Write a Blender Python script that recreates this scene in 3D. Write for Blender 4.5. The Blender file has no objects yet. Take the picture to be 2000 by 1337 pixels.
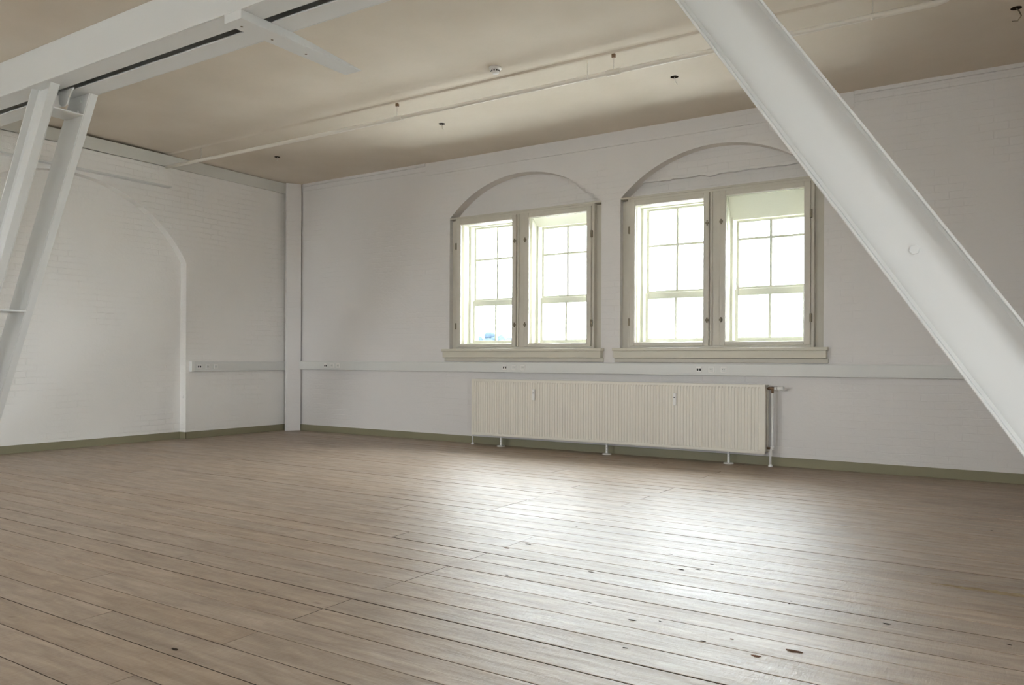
import bpy, bmesh, math, random
from mathutils import Vector, Matrix
random.seed(7)
C = bpy.context.scene.collection
S = bpy.context.scene
# ------------------------------------------------------------------ camera
F, YAW, ROLL, SHY = 1544.043, 0.5762, 0.0043, 34.334
CH = 1.15
cam = bpy.data.cameras.new('camera'); co = bpy.data.objects.new('camera', cam); C.objects.link(co)
cam.sensor_width = 36; cam.lens = F/2000*36; cam.shift_y = SHY/2000; cam.clip_end = 1000; cam.clip_start = 0.02
d = Vector((-math.sin(YAW), math.cos(YAW), 0)); r0 = Vector((math.cos(YAW), math.sin(YAW), 0)); u0 = Vector((0, 0, 1))
r = r0*math.cos(ROLL)+u0*math.sin(ROLL); u = u0*math.cos(ROLL)-r0*math.sin(ROLL)
co.matrix_world = Matrix(((r.x, u.x, -d.x, 0), (r.y, u.y, -d.y, 0), (r.z, u.z, -d.z, CH), (0, 0, 0, 1)))
S.camera = co
# ------------------------------------------------------------------ room numbers
YW = 8.886      # window wall
XL = -10.10     # left wall
XR = 5.0        # right wall
YF = -4.5       # wall behind the camera
ZC = 3.9745     # ceiling
# ------------------------------------------------------------------ sky, exposure
SKY = 27.0
w = bpy.data.worlds.new('overcast_sky'); S.world = w; w.use_nodes = True
nt = w.node_tree; nt.nodes.clear()
out = nt.nodes.new('ShaderNodeOutputWorld'); bg = nt.nodes.new('ShaderNodeBackground')
tc = nt.nodes.new('ShaderNodeTexCoord'); sep = nt.nodes.new('ShaderNodeSeparateXYZ'); rp = nt.nodes.new('ShaderNodeValToRGB')
nt.links.new(tc.outputs['Generated'], sep.inputs[0]); nt.links.new(sep.outputs['Z'], rp.inputs[0])
rp.color_ramp.elements[0].position = 0.0; rp.color_ramp.elements[0].color = (0.485, 0.51, 0.535, 1)
rp.color_ramp.elements[1].position = 1.0; rp.color_ramp.elements[1].color = (0.90, .955, 1.02, 1)   # overcast: brighter overhead
nt.links.new(rp.outputs[0], bg.inputs[0]); bg.inputs[1].default_value = SKY; nt.links.new(bg.outputs[0], out.inputs[0])
S.view_settings.view_transform = 'Standard'; S.view_settings.look = 'None'; S.view_settings.gamma = 1
S.view_settings.exposure = 0.98; S.view_settings.use_curve_mapping = False
S.cycles.max_bounces = 10; S.cycles.diffuse_bounces = 7; S.cycles.glossy_bounces = 4; S.cycles.transparent_max_bounces = 24
S.cycles.use_denoising = True
S.cycles.sample_clamp_indirect = 6

def portal(name, x, y, z, sx, sz, rz):
    """sky-light sampling portal sitting in a modelled window opening"""
    l = bpy.data.lights.new(name, 'AREA'); l.shape = 'RECTANGLE'; l.size = sx; l.size_y = sz; l.cycles.is_portal = True
    o = bpy.data.objects.new(name, l); C.objects.link(o); o.location = (x, y, z)
    o.rotation_euler = (math.radians(90), 0, rz)      # shines along +Y before rz
    return o
# ------------------------------------------------------------------ materials
def mat(name, col, rough=0.6, spec=0.5, bump=None, var=None, metal=0.0):
    m = bpy.data.materials.new(name); m.use_nodes = True; t = m.node_tree
    b = t.nodes['Principled BSDF']; b.inputs['Base Color'].default_value = (*col, 1); b.inputs['Roughness'].default_value = rough
    b.inputs['Specular IOR Level'].default_value = spec; b.inputs['Metallic'].default_value = metal
    tc = t.nodes.new('ShaderNodeTexCoord')
    if var:   # (scale, amount, second colour)
        n = t.nodes.new('ShaderNodeTexNoise'); n.inputs['Scale'].default_value = var[0]; n.inputs['Detail'].default_value = 5
        t.links.new(tc.outputs['Object'], n.inputs['Vector'])
        r_ = t.nodes.new('ShaderNodeValToRGB'); r_.color_ramp.elements[0].position = .5-var[1]; r_.color_ramp.elements[1].position = .5+var[1]
        r_.color_ramp.elements[0].color = (*col, 1); r_.color_ramp.elements[1].color = (*var[2], 1)
        t.links.new(n.outputs['Fac'], r_.inputs[0]); t.links.new(r_.outputs[0], b.inputs['Base Color'])
    if bump:  # (scale, strength, distance)
        n = t.nodes.new('ShaderNodeTexNoise'); n.inputs['Scale'].default_value = bump[0]; n.inputs['Detail'].default_value = 4
        t.links.new(tc.outputs['Object'], n.inputs['Vector'])
        bp = t.nodes.new('ShaderNodeBump'); bp.inputs['Strength'].default_value = bump[1]; bp.inputs['Distance'].default_value = bump[2]
        t.links.new(n.outputs['Fac'], bp.inputs['Height']); t.links.new(bp.outputs[0], b.inputs['Normal'])
    return m

def painted_brick(name, col, axis, strength=.35, scale_bump=1.0):
    """white-painted brickwork: courses pressed softly through thick paint. axis = horizontal world axis of the wall"""
    m = bpy.data.materials.new(name); m.use_nodes = True; t = m.node_tree; L = t.links
    b = t.nodes['Principled BSDF']; b.inputs['Roughness'].default_value = .62; b.inputs['Specular IOR Level'].default_value = .25
    tc = t.nodes.new('ShaderNodeTexCoord'); sp = t.nodes.new('ShaderNodeSeparateXYZ'); L.new(tc.outputs['Object'], sp.inputs[0])
    cb = t.nodes.new('ShaderNodeCombineXYZ'); L.new(sp.outputs[axis], cb.inputs[0]); L.new(sp.outputs['Z'], cb.inputs[1])
    nz = t.nodes.new('ShaderNodeTexNoise'); nz.inputs['Scale'].default_value = 3.2; nz.inputs['Detail'].default_value = 3; L.new(tc.outputs['Object'], nz.inputs['Vector'])
    vm = t.nodes.new('ShaderNodeVectorMath'); vm.operation = 'MULTIPLY_ADD'; L.new(nz.outputs['Color'], vm.inputs[0]); vm.inputs[1].default_value = (.03, .03, 0); L.new(cb.outputs[0], vm.inputs[2])
    br = t.nodes.new('ShaderNodeTexBrick'); L.new(vm.outputs[0], br.inputs['Vector'])
    br.inputs['Scale'].default_value = 1; br.inputs['Brick Width'].default_value = .25; br.inputs['Row Height'].default_value = .077
    br.inputs['Mortar Size'].default_value = .006; br.inputs['Mortar Smooth'].default_value = 1.0
    n2 = t.nodes.new('ShaderNodeTexNoise'); n2.inputs['Scale'].default_value = 1.1; n2.inputs['Detail'].default_value = 2; L.new(tc.outputs['Object'], n2.inputs['Vector'])
    mr = t.nodes.new('ShaderNodeMapRange'); mr.inputs['From Min'].default_value = .42; mr.inputs['From Max'].default_value = .62; L.new(n2.outputs['Fac'], mr.inputs[0])
    mm = t.nodes.new('ShaderNodeMath'); mm.operation = 'MULTIPLY'; L.new(br.outputs['Fac'], mm.inputs[0]); L.new(mr.outputs[0], mm.inputs[1])
    n3 = t.nodes.new('ShaderNodeTexNoise'); n3.inputs['Scale'].default_value = 28; n3.inputs['Detail'].default_value = 4; L.new(tc.outputs['Object'], n3.inputs['Vector'])
    ad = t.nodes.new('ShaderNodeMath'); ad.operation = 'MULTIPLY_ADD'; L.new(mm.outputs[0], ad.inputs[0]); ad.inputs[1].default_value = -1.0
    m3 = t.nodes.new('ShaderNodeMath'); m3.operation = 'MULTIPLY'; m3.inputs[1].default_value = .9*scale_bump; L.new(n3.outputs['Fac'], m3.inputs[0]); L.new(m3.outputs[0], ad.inputs[2])
    bp = t.nodes.new('ShaderNodeBump'); bp.inputs['Strength'].default_value = strength; bp.inputs['Distance'].default_value = .012
    L.new(ad.outputs[0], bp.inputs['Height']); L.new(bp.outputs[0], b.inputs['Normal'])
    n4 = t.nodes.new('ShaderNodeTexNoise'); n4.inputs['Scale'].default_value = .7; n4.inputs['Detail'].default_value = 3; L.new(tc.outputs['Object'], n4.inputs['Vector'])
    rm = t.nodes.new('ShaderNodeValToRGB'); rm.color_ramp.elements[0].position = .35; rm.color_ramp.elements[1].position = .65
    rm.color_ramp.elements[0].color = (*[c*.965 for c in col], 1); rm.color_ramp.elements[1].color = (*col, 1)
    L.new(n4.outputs['Fac'], rm.inputs[0]); L.new(rm.outputs[0], b.inputs['Base Color'])
    return m

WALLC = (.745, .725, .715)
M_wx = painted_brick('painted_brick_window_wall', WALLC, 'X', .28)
M_wy = painted_brick('painted_brick_side_wall', (.86, .845, .82), 'Y', .5)  # same white paint; missing light on the left wall put into a paler colour
M_reveal = mat('painted_reveal', (.74, .71, .685), .65, .25, bump=(25, .25, .006))
M_ceil = mat('plaster_ceiling', (.63, .565, .475), .85, .15, bump=(14, .25, .006), var=(1.3, .22, (.69, .625, .54)))
M_steel = mat('painted_steel', (.70, .705, .695), .38, .4, bump=(30, .12, .003))
M_trim = mat('ceiling_trim_paint', (.66, .655, .61), .6, .3, bump=(12, .2, .004))
M_frame = mat('grey_beige_window_paint', (.60, .57, .50), .45, .4, bump=(20, .15, .003), var=(5, .2, (.56, .53, .46)))
M_sill = mat('sill_paint', (.62, .59, .50), .45, .4, bump=(20, .15, .003))
M_cream = mat('cream_sash_paint', (.56, .545, .45), .45, .4)
M_base = mat('olive_skirting_paint', (.255, .235, .15), .5, .35, bump=(15, .2, .003))
M_trunk = mat('trunking_plastic', (.70, .705, .69), .42, .4)
M_cap = mat('trunking_cap_plastic', (.80, .80, .78), .4, .4)
M_rad = mat('radiator_enamel', (.77, .735, .655), .38, .45)
M_raddark = mat('radiator_inside', (.42, .38, .33), .6, .3)
M_white = mat('white_plastic', (.82, .81, .79), .35, .5)
M_black = mat('black_plastic', (.02, .02, .02), .5, .3)
M_brass = mat('tarnished_brass', (.20, .12, .07), .45, .5, metal=.6)
M_dark = mat('dark_void', (.03, .022, .016), .95, .02)
M_knot = mat('brown_knot_wood', (.12, .06, .035), .9, .02)
M_hinge = mat('worn_hinge_metal', (.20, .17, .12), .5, .4, metal=.4)
M_pipe = mat('painted_pipe', (.74, .70, .63), .3, .5)
M_leaf = mat('haze_tinted_foliage', (.016, .024, .034), .9, .05, var=(2, .2, (.022, .031, .040)))  # bluish tint of distance haze mixed into the leaf colour
M_bark = mat('distant_bark', (.06, .05, .045), .9, .1)
M_bounce_ground = mat('distant_pale_ground', (.50, .50, .48), .9, .1, var=(.05, .2, (.55, .55, .53)))  # unseen ground, kept pale so daylight bounces up to the ceiling

m = bpy.data.materials.new('outside_brick'); m.use_nodes = True; t = m.node_tree; b = t.nodes['Principled BSDF']; b.inputs['Roughness'].default_value = .9
tc = t.nodes.new('ShaderNodeTexCoord'); sp = t.nodes.new('ShaderNodeSeparateXYZ'); cb = t.nodes.new('ShaderNodeCombineXYZ')
t.links.new(tc.outputs['Object'], sp.inputs[0])
ad = t.nodes.new('ShaderNodeMath'); ad.operation = 'ADD'; t.links.new(sp.outputs['X'], ad.inputs[0]); t.links.new(sp.outputs['Y'], ad.inputs[1])
t.links.new(ad.outputs[0], cb.inputs[0]); t.links.new(sp.outputs['Z'], cb.inputs[1])
br = t.nodes.new('ShaderNodeTexBrick'); t.links.new(cb.outputs[0], br.inputs['Vector']); br.inputs['Scale'].default_value = 1
br.inputs['Brick Width'].default_value = .24; br.inputs['Row Height'].default_value = .075; br.inputs['Mortar Size'].default_value = .006
br.inputs['Color1'].default_value = (.30, .20, .17, 1); br.inputs['Color2'].default_value = (.36, .22, .17, 1); br.inputs['Mortar'].default_value = (.42, .40, .37, 1)
t.links.new(br.outputs['Color'], b.inputs['Base Color']); M_brick = m

def glass(name, ior_fac=.06):
    m = bpy.data.materials.new(name); m.use_nodes = True; t = m.node_tree; t.nodes.clear()
    o = t.nodes.new('ShaderNodeOutputMaterial'); mx = t.nodes.new('ShaderNodeMixShader'); tr = t.nodes.new('ShaderNodeBsdfTransparent'); g = t.nodes.new('ShaderNodeBsdfGlossy')
    tr.inputs[0].default_value = (.97, .98, .975, 1); g.inputs['Roughness'].default_value = .02
    fr = t.nodes.new('ShaderNodeLayerWeight'); fr.inputs[0].default_value = .12
    t.links.new(fr.outputs['Fresnel'], mx.inputs[0]); t.links.new(tr.outputs[0], mx.inputs[1]); t.links.new(g.outputs[0], mx.inputs[2]); t.links.new(mx.outputs[0], o.inputs[0])
    return m
M_glass = glass('window_glass')

def floor_material():
    m = bpy.data.materials.new('worn_varnished_boards'); m.use_nodes = True; t = m.node_tree; L = t.links
    b = t.nodes['Principled BSDF']
    def N(k, **kw):
        n = t.nodes.new(k)
        for a, v in kw.items(): setattr(n, a, v)
        return n
    tc = N('ShaderNodeTexCoord'); at = N('ShaderNodeVertexColor', layer_name='board')
    sc = N('ShaderNodeSeparateColor'); L.new(at.outputs['Color'], sc.inputs[0])
    off = N('ShaderNodeVectorMath', operation='MULTIPLY_ADD'); L.new(at.outputs['Color'], off.inputs[0]); off.inputs[1].default_value = (37, 23, 11); L.new(tc.outputs['Object'], off.inputs[2])
    mp = N('ShaderNodeMapping'); mp.inputs['Scale'].default_value = (1.4, 9, 1); L.new(off.outputs[0], mp.inputs[0])
    g = N('ShaderNodeTexNoise'); g.inputs['Scale'].default_value = 2.2; g.inputs['Detail'].default_value = 8; g.inputs['Roughness'].default_value = .62; g.inputs['Distortion'].default_value = .5; L.new(mp.outputs[0], g.inputs['Vector'])
    mp2 = N('ShaderNodeMapping'); mp2.inputs['Scale'].default_value = (.9, 3.0, 1); L.new(off.outputs[0], mp2.inputs[0])
    g2 = N('ShaderNodeTexNoise'); g2.inputs['Scale'].default_value = 1.3; g2.inputs['Detail'].default_value = 4; L.new(mp2.outputs[0], g2.inputs['Vector'])
    r1 = N('ShaderNodeValToRGB'); e = r1.color_ramp.elements
    e[0].position = .28; e[0].color = (.235, .172, .122, 1); e[1].position = .72; e[1].color = (.43, .34, .26, 1)
    mid = r1.color_ramp.elements.new(.5); mid.color = (.33, .252, .185, 1)
    L.new(g.outputs['Fac'], r1.inputs[0])
    # tone per board
    mr = N('ShaderNodeMapRange'); L.new(sc.outputs[0], mr.inputs[0]); mr.inputs['To Min'].default_value = .95; mr.inputs['To Max'].default_value = 1.05
    hs = N('ShaderNodeHueSaturation'); L.new(r1.outputs[0], hs.inputs['Color']); L.new(mr.outputs[0], hs.inputs['Value'])
    mr2 = N('ShaderNodeMapRange'); L.new(sc.outputs[1], mr2.inputs[0]); mr2.inputs['To Min'].default_value = .92; mr2.inputs['To Max'].default_value = 1.05; L.new(mr2.outputs[0], hs.inputs['Saturation'])
    # soft stains
    mx = N('ShaderNodeMix', data_type='RGBA', blend_type='MULTIPLY'); r2 = N('ShaderNodeValToRGB'); r2.color_ramp.elements[0].position = .3; r2.color_ramp.elements[0].color = (.90, .89, .87, 1); r2.color_ramp.elements[1].position = .6; r2.color_ramp.elements[1].color = (1, 1, 1, 1)
    L.new(g2.outputs['Fac'], r2.inputs[0]); mx.inputs['Factor'].default_value = .8; L.new(hs.outputs[0], mx.inputs['A']); L.new(r2.outputs[0], mx.inputs['B'])
    # knots
    kp = N('ShaderNodeMapping'); kp.inputs['Scale'].default_value = (1.5, 3.2, 0.01); L.new(off.outputs[0], kp.inputs[0])
    vo = N('ShaderNodeTexVoronoi'); vo.inputs['Scale'].default_value = 1.4; L.new(kp.outputs[0], vo.inputs['Vector'])
    kr = N('ShaderNodeValToRGB'); kr.color_ramp.elements[0].position = .018; kr.color_ramp.elements[0].color = (.3, .22, .17, 1); kr.color_ramp.elements[1].position = .07; kr.color_ramp.elements[1].color = (1, 1, 1, 1)
    L.new(vo.outputs['Distance'], kr.inputs[0])
    mk = N('ShaderNodeMix', data_type='RGBA', blend_type='MULTIPLY'); mk.inputs['Factor'].default_value = .75; L.new(mx.outputs['Result'], mk.inputs['A']); L.new(kr.outputs[0], mk.inputs['B'])
    L.new(mk.outputs['Result'], b.inputs['Base Color'])
    # sheen: worn varnish
    rr = N('ShaderNodeMapRange'); L.new(g2.outputs['Fac'], rr.inputs[0]); rr.inputs['From Min'].default_value = .3; rr.inputs['From Max'].default_value = .7
    rr.inputs['To Min'].default_value = .34; rr.inputs['To Max'].default_value = .46; L.new(rr.outputs[0], b.inputs['Roughness'])
    b.inputs['Coat Weight'].default_value = .0; b.inputs['Coat Roughness'].default_value = .36; b.inputs['Coat IOR'].default_value = 1.5
    b.inputs['Specular IOR Level'].default_value = .42
    # bumps: grain + cross scratches and dents
    sc1 = N('ShaderNodeMapping'); sc1.inputs['Scale'].default_value = (9, 1.6, 1); sc1.inputs['Rotation'].default_value = (0, 0, .25); L.new(tc.outputs['Object'], sc1.inputs[0])
    ns = N('ShaderNodeTexNoise'); ns.inputs['Scale'].default_value = 5; ns.inputs['Detail'].default_value = 6; ns.inputs['Roughness'].default_value = .7; L.new(sc1.outputs[0], ns.inputs['Vector'])
    nd = N('ShaderNodeTexNoise'); nd.inputs['Scale'].default_value = 9; nd.inputs['Detail'].default_value = 3; L.new(off.outputs[0], nd.inputs['Vector'])
    a1 = N('ShaderNodeMath', operation='MULTIPLY_ADD'); L.new(ns.outputs['Fac'], a1.inputs[0]); a1.inputs[1].default_value = .9; L.new(g.outputs['Fac'], a1.inputs[2])
    a2 = N('ShaderNodeMath', operation='MULTIPLY_ADD'); L.new(nd.outputs['Fac'], a2.inputs[0]); a2.inputs[1].default_value = 1.1; L.new(a1.outputs[0], a2.inputs[2])
    bp = N('ShaderNodeBump'); bp.inputs['Strength'].default_value = .65; bp.inputs['Distance'].default_value = .006; L.new(a2.outputs[0], bp.inputs['Height']); L.new(bp.outputs[0], b.inputs['Normal']); L.new(bp.outputs[0], b.inputs['Coat Normal'])
    return m
M_floor = floor_material()

# ------------------------------------------------------------------ mesh helpers
class MB:
    def __init__(s): s.b = bmesh.new()
    def box(s, x0, x1, y0, y1, z0, z1):
        x0, x1 = sorted((x0, x1)); y0, y1 = sorted((y0, y1)); z0, z1 = sorted((z0, z1))
        v = [s.b.verts.new(p) for p in ((x0,y0,z0),(x1,y0,z0),(x1,y1,z0),(x0,y1,z0),(x0,y0,z1),(x1,y0,z1),(x1,y1,z1),(x0,y1,z1))]
        for f in ((3,2,1,0),(4,5,6,7),(0,1,5,4),(1,2,6,5),(2,3,7,6),(3,0,4,7)): s.b.faces.new([v[i] for i in f])
        return s
    def face(s, pts): s.b.faces.new([s.b.verts.new(p) for p in pts]); return s
    def prism(s, poly, vec):
        """closed polygon (3D points) swept by vec"""
        vec = Vector(vec); a = [s.b.verts.new(p) for p in poly]; c = [s.b.verts.new(Vector(p)+vec) for p in poly]; n = len(poly)
        s.b.faces.new(a[::-1]); s.b.faces.new(c)
        for i in range(n): s.b.faces.new([a[i], a[(i+1) % n], c[(i+1) % n], c[i]])
        return s
    def tube(s, pts, rad, seg=16, cap=True):
        pts = [Vector(p) for p in pts]; rings = []
        rads = rad if isinstance(rad, (list, tuple)) else [rad]*len(pts)
        t0 = (pts[1]-pts[0]).normalized(); ref = Vector((0, 0, 1)) if abs(t0.z) < .9 else Vector((1, 0, 0))
        n = t0.cross(ref).normalized()
        for i, p in enumerate(pts):
            t = (pts[min(i+1, len(pts)-1)]-pts[max(i-1, 0)]).normalized()
            n = (n-t*n.dot(t)).normalized(); bb = t.cross(n)
            rings.append([s.b.verts.new(p+(n*math.cos(a)+bb*math.sin(a))*rads[i]) for a in [2*math.pi*k/seg for k in range(seg)]])
        for i in range(len(rings)-1):
            for k in range(seg): s.b.faces.new([rings[i][k], rings[i][(k+1) % seg], rings[i+1][(k+1) % seg], rings[i+1][k]])
        if cap: s.b.faces.new(rings[0][::-1]); s.b.faces.new(rings[-1])
        return s
    def lathe(s, prof, cx, cy, seg=32, hexa=False):
        """(radius, z) profile turned about a vertical axis"""
        rings = [[s.b.verts.new((cx+r_*math.cos(2*math.pi*k/seg), cy+r_*math.sin(2*math.pi*k/seg), z)) for k in range(seg)] for r_, z in prof]
        for i in range(len(rings)-1):
            for k in range(seg): s.b.faces.new([rings[i][k], rings[i][(k+1) % seg], rings[i+1][(k+1) % seg], rings[i+1][k]])
        s.b.faces.new(rings[0][::-1]); s.b.faces.new(rings[-1]); return s
    def build(s, name, m, parent=None, bevel=0, smooth=False, label=None):
        bmesh.ops.recalc_face_normals(s.b, faces=s.b.faces)
        me = bpy.data.meshes.new(name); s.b.to_mesh(me); s.b.free(); me.materials.append(m)
        o = bpy.data.objects.new(name, me); C.objects.link(o)
        if parent is not None: o.parent = parent; o.location = -parent.location if parent.parent is None else -(parent.parent.location + parent.location) if False else o.location
        if smooth:
            for p in me.polygons: p.use_smooth = True
        if bevel:
            md = o.modifiers.new('bevel', 'BEVEL'); md.width = bevel; md.segments = 2; md.limit_method = 'ANGLE'; md.angle_limit = math.radians(40)
        if label: o['label'] = label
        return o
def fix(o, base):
    """shift the mesh so that the object's origin sits at base while the shape stays put"""
    base = Vector(base); o.data.transform(Matrix.Translation(-base)); o.location = base
def thing(name, label, cat, loc, group=None):
    o = bpy.data.objects.new(name, None); C.objects.link(o); o.location = loc; o['label'] = label; o['category'] = cat
    o.empty_display_size = .1
    if group: o['group'] = group
    return o
def part(mb, name, m, parent, bevel=0, smooth=False, label=None):
    """mesh given in world coordinates, hung under a parent at its own place"""
    o = mb.build(name, m, None, bevel, smooth, label); o.parent = parent
    q = parent; off = Vector((0, 0, 0))
    while q is not None: off += Vector(q.location); q = q.parent
    o.data.transform(Matrix.Translation(-off)); return o
def tag(o, label, cat, group=None):
    o['label'] = label; o['category'] = cat
    if group: o['group'] = group
    return o
def struct(mb, name, m, label, bevel=0, smooth=False):
    o = mb.build(name, m, None, bevel, smooth); o['kind'] = 'structure'; o['label'] = label; o['category'] = name.split('_')[0]; return o

# ================================================================== SETTING
# ---- floor of single boards, 185 mm wide, running along the window wall
def build_floor():
    bm = bmesh.new(); cl = bm.loops.layers.color.new('board'); rng = random.Random(11)
    Wd = .1838; y = 1.483-Wd*34
    joists = [XL-.1+.78*k for k in range(0, 22)]
    strong_prev = 0
    while y < YW+.06:
        y0, y1 = y, y+Wd
        g = rng.choice([.004, .0045, .005, .006, .007, .010])
        # boards butt over two neighbouring joists, row by row, then again only far to the left and right
        J = rng.choice([-3.46, -3.46, -2.70, -2.70, -2.70, -4.1])+.04*(y-3)*.25+rng.uniform(-.01, .01)
        cuts = [XL-.12]
        if rng.random() < .45: cuts.append(rng.choice([-7.6, -6.8, -8.4])+rng.uniform(-.01, .01))
        cuts += [J, J+rng.choice([4.6, 5.4])]
        cuts.append(XR+.1)
        for a, c in zip(cuts[:-1], cuts[1:]):
            gb = g*rng.choice([.35, .6, .8, 1, 1, 1.3])
            ys0, ys1 = max(y0+gb*.5, YF-.1), min(y1-g*.4, YW+.06)
            xa, xc = a+.0022*rng.random()+.0004, c-.0022*rng.random()-.0004
            col = (rng.random(), rng.random(), rng.random(), 1)
            z0 = rng.uniform(-.0005, .0003); tl = rng.uniform(-.0006, .0006)   # slight cup/tilt of each old board
            n = 5; bev = .0016
            prof = []
            for k in range(n+1):
                f = k/n; yy = ys0+bev+(ys1-ys0-2*bev)*f
                prof.append((yy, z0+tl*(f-.5)+.0010*((f-.5)**2)*4))
            prof = [(ys0, -.02), (ys0, prof[0][1]-bev)] + prof + [(ys1, prof[-1][1]-bev), (ys1, -.02)]
            va = [bm.verts.new((xa, p, z)) for p, z in prof]; vc = [bm.verts.new((xc, p, z)) for p, z in prof]
            for k in range(len(prof)-1):
                f = bm.faces.new([va[k], va[k+1], vc[k+1], vc[k]][::-1])
                f.smooth = False
                if k in (0, len(prof)-2): f.material_index = 1      # gap shade and grime put into the edge colour
                for lp in f.loops: lp[cl] = col
            for vv in (va, vc):
                f = bm.faces.new(vv); f.material_index = 1
                for lp in f.loops: lp[cl] = col
        y = y1
    bmesh.ops.recalc_face_normals(bm, faces=bm.faces)
    me = bpy.data.meshes.new('floor'); bm.to_mesh(me); bm.free(); me.materials.append(M_floor); me.materials.append(M_dark)
    o = bpy.data.objects.new('floor', me); C.objects.link(o); o['kind'] = 'structure'
    o['label'] = 'worn varnished wooden plank floor running along the window wall'; o['category'] = 'floor'
    return o
floor = build_floor()
part(MB().box(XL-.1, XR+.1, YF-.1, YW+.06, -.08, -.012), 'subfloor', M_dark, floor, label='dark gap seen between the boards')

# ---- window wall with two arched niches
WC = (-5.64, -3.00); HW = 1.19; ZS = 1.30; ZP = 3.14; RISE = .505; NICHE = .18; OUT = .52
Rarc = (HW*HW+RISE*RISE)/(2*RISE); Zc = ZP+RISE-Rarc
def arc(cx, n=32, r_=Rarc):
    a0 = math.asin(HW/Rarc)
    return [(cx+r_*math.sin(-a0+2*a0*k/n), Zc+r_*math.cos(-a0+2*a0*k/n)) for k in range(n+1)]
wb = MB(); ZT = ZC+.12
def front(mb, x0, x1, z0, z1, y=YW): mb.face([(x0, y, z0), (x1, y, z0), (x1, y, z1), (x0, y, z1)])
xs = [XL-.2]+[c for cx in WC for c in (cx-HW, cx+HW)]+[XR+.2]
for i in (0, 2, 4): front(wb, xs[i], xs[i+1], -.05, ZT)
for cx in WC:
    front(wb, cx-HW, cx+HW, -.05, ZS)
    A = arc(cx)
    for (xa, za), (xb, zb_) in zip(A[:-1], A[1:]): wb.face([(xa, YW, za), (xb, YW, zb_), (xb, YW, ZT), (xa, YW, ZT)])
# outer body of the wall (behind), open at the niches
for i in (0, 2, 4): wb.box(xs[i], xs[i+1], YW+.0005, YW+NICHE, -.05, ZT)
for cx in WC:
    wb.box(cx-HW, cx+HW, YW+.0005, YW+NICHE, -.05, ZS)
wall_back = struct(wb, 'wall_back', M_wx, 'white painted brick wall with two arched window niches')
for cx in WC:   # soffit of the arch
    mb = MB(); A = arc(cx); B = arc(cx)
    for (xa, za), (xb, zb_) in zip(A[:-1], A[1:]): mb.face([(xa, YW, za), (xb, YW, zb_), (xb, YW+NICHE+.05, zb_), (xa, YW+NICHE+.05, za)])
    part(mb, 'arch_reveal', M_reveal, wall_back)
# tympanum fields behind the arches
for i, cx in enumerate(WC):
    if i == 0:
        mb = MB().box(cx-HW-.05, cx+HW+.05, YW+.16, YW+NICHE+.06, ZP-.06, ZP+RISE+.08); part(mb, 'tympanum', M_wx, wall_back)
    else:
        mb = MB().box(cx-HW-.05, cx+HW+.05, YW+.19, YW+NICHE+.06, ZP-.06, ZP+RISE+.08)
        # upper field stands 35 mm proud of the lintel below, with a chipped lower edge
        n = 40; rg = random.Random(3); low = []
        for k in range(n+1):
            x = cx-HW-.05+(2*HW+.1)*k/n; low.append((x, YW+.14, 3.335+(rg.uniform(-.006, .008) if k % 3 else 0)+(-.02 if 18 <= k <= 19 else 0)))
        mb.prism(low+[(cx+HW+.05, YW+.14, ZP+RISE+.08), (cx-HW-.05, YW+.14, ZP+RISE+.08)], (0, .06, 0)); part(mb, 'tympanum', M_wx, wall_back)
# outer leaf of brick
ob = MB()
OH = .0
for i, (xa, xb) in enumerate(((XL-.2, WC[0]-1.06), (WC[0]+1.06, WC[1]-1.06), (WC[1]+1.06, XR+.2))): ob.box(xa, xb, YW+.30, YW+OUT, -3, ZT+.3)
for cx in WC: ob.box(cx-1.06, cx+1.06, YW+.30, YW+OUT, -3, 1.30).box(cx-1.06, cx+1.06, YW+.30, YW+OUT, 3.10, ZT+.3)
part(ob, 'outer_brickwork', M_brick, wall_back, label='red brick outer leaf')
ib = MB()
for i, (xa, xb) in enumerate(((XL-.2, WC[0]-1.10), (WC[0]+1.10, WC[1]-1.10), (WC[1]+1.10, XR+.2))): ib.box(xa, xb, YW+NICHE, YW+.30, -.05, ZT)
for cx in WC: ib.box(cx-1.10, cx+1.10, YW+NICHE, YW+.30, -.05, 1.30).box(cx-1.10, cx+1.10, YW+NICHE+.062, YW+.30, 3.12, ZT)
part(ib, 'cavity_masonry', M_reveal, wall_back)
# shallow ledge/groove below the ceiling, outside the window bays
part(MB().box(-9.80, -7.27, YW-.028, YW, 3.935, ZC+.02).box(-9.80, -7.27, YW-.012, YW, 3.86, 3.90), 'cornice_ledge', M_wx, wall_back)
part(MB().box(-1.51, XR, YW-.028, YW, 3.935, ZC+.02).box(-1.51, XR, YW-.012, YW, 3.86, 3.90), 'cornice_ledge', M_wx, wall_back)
part(MB().box(-7.27, -1.515, YW-.016, YW, 3.80, ZC+.02), 'bay_band', M_wx, wall_back, bevel=.003)

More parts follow.
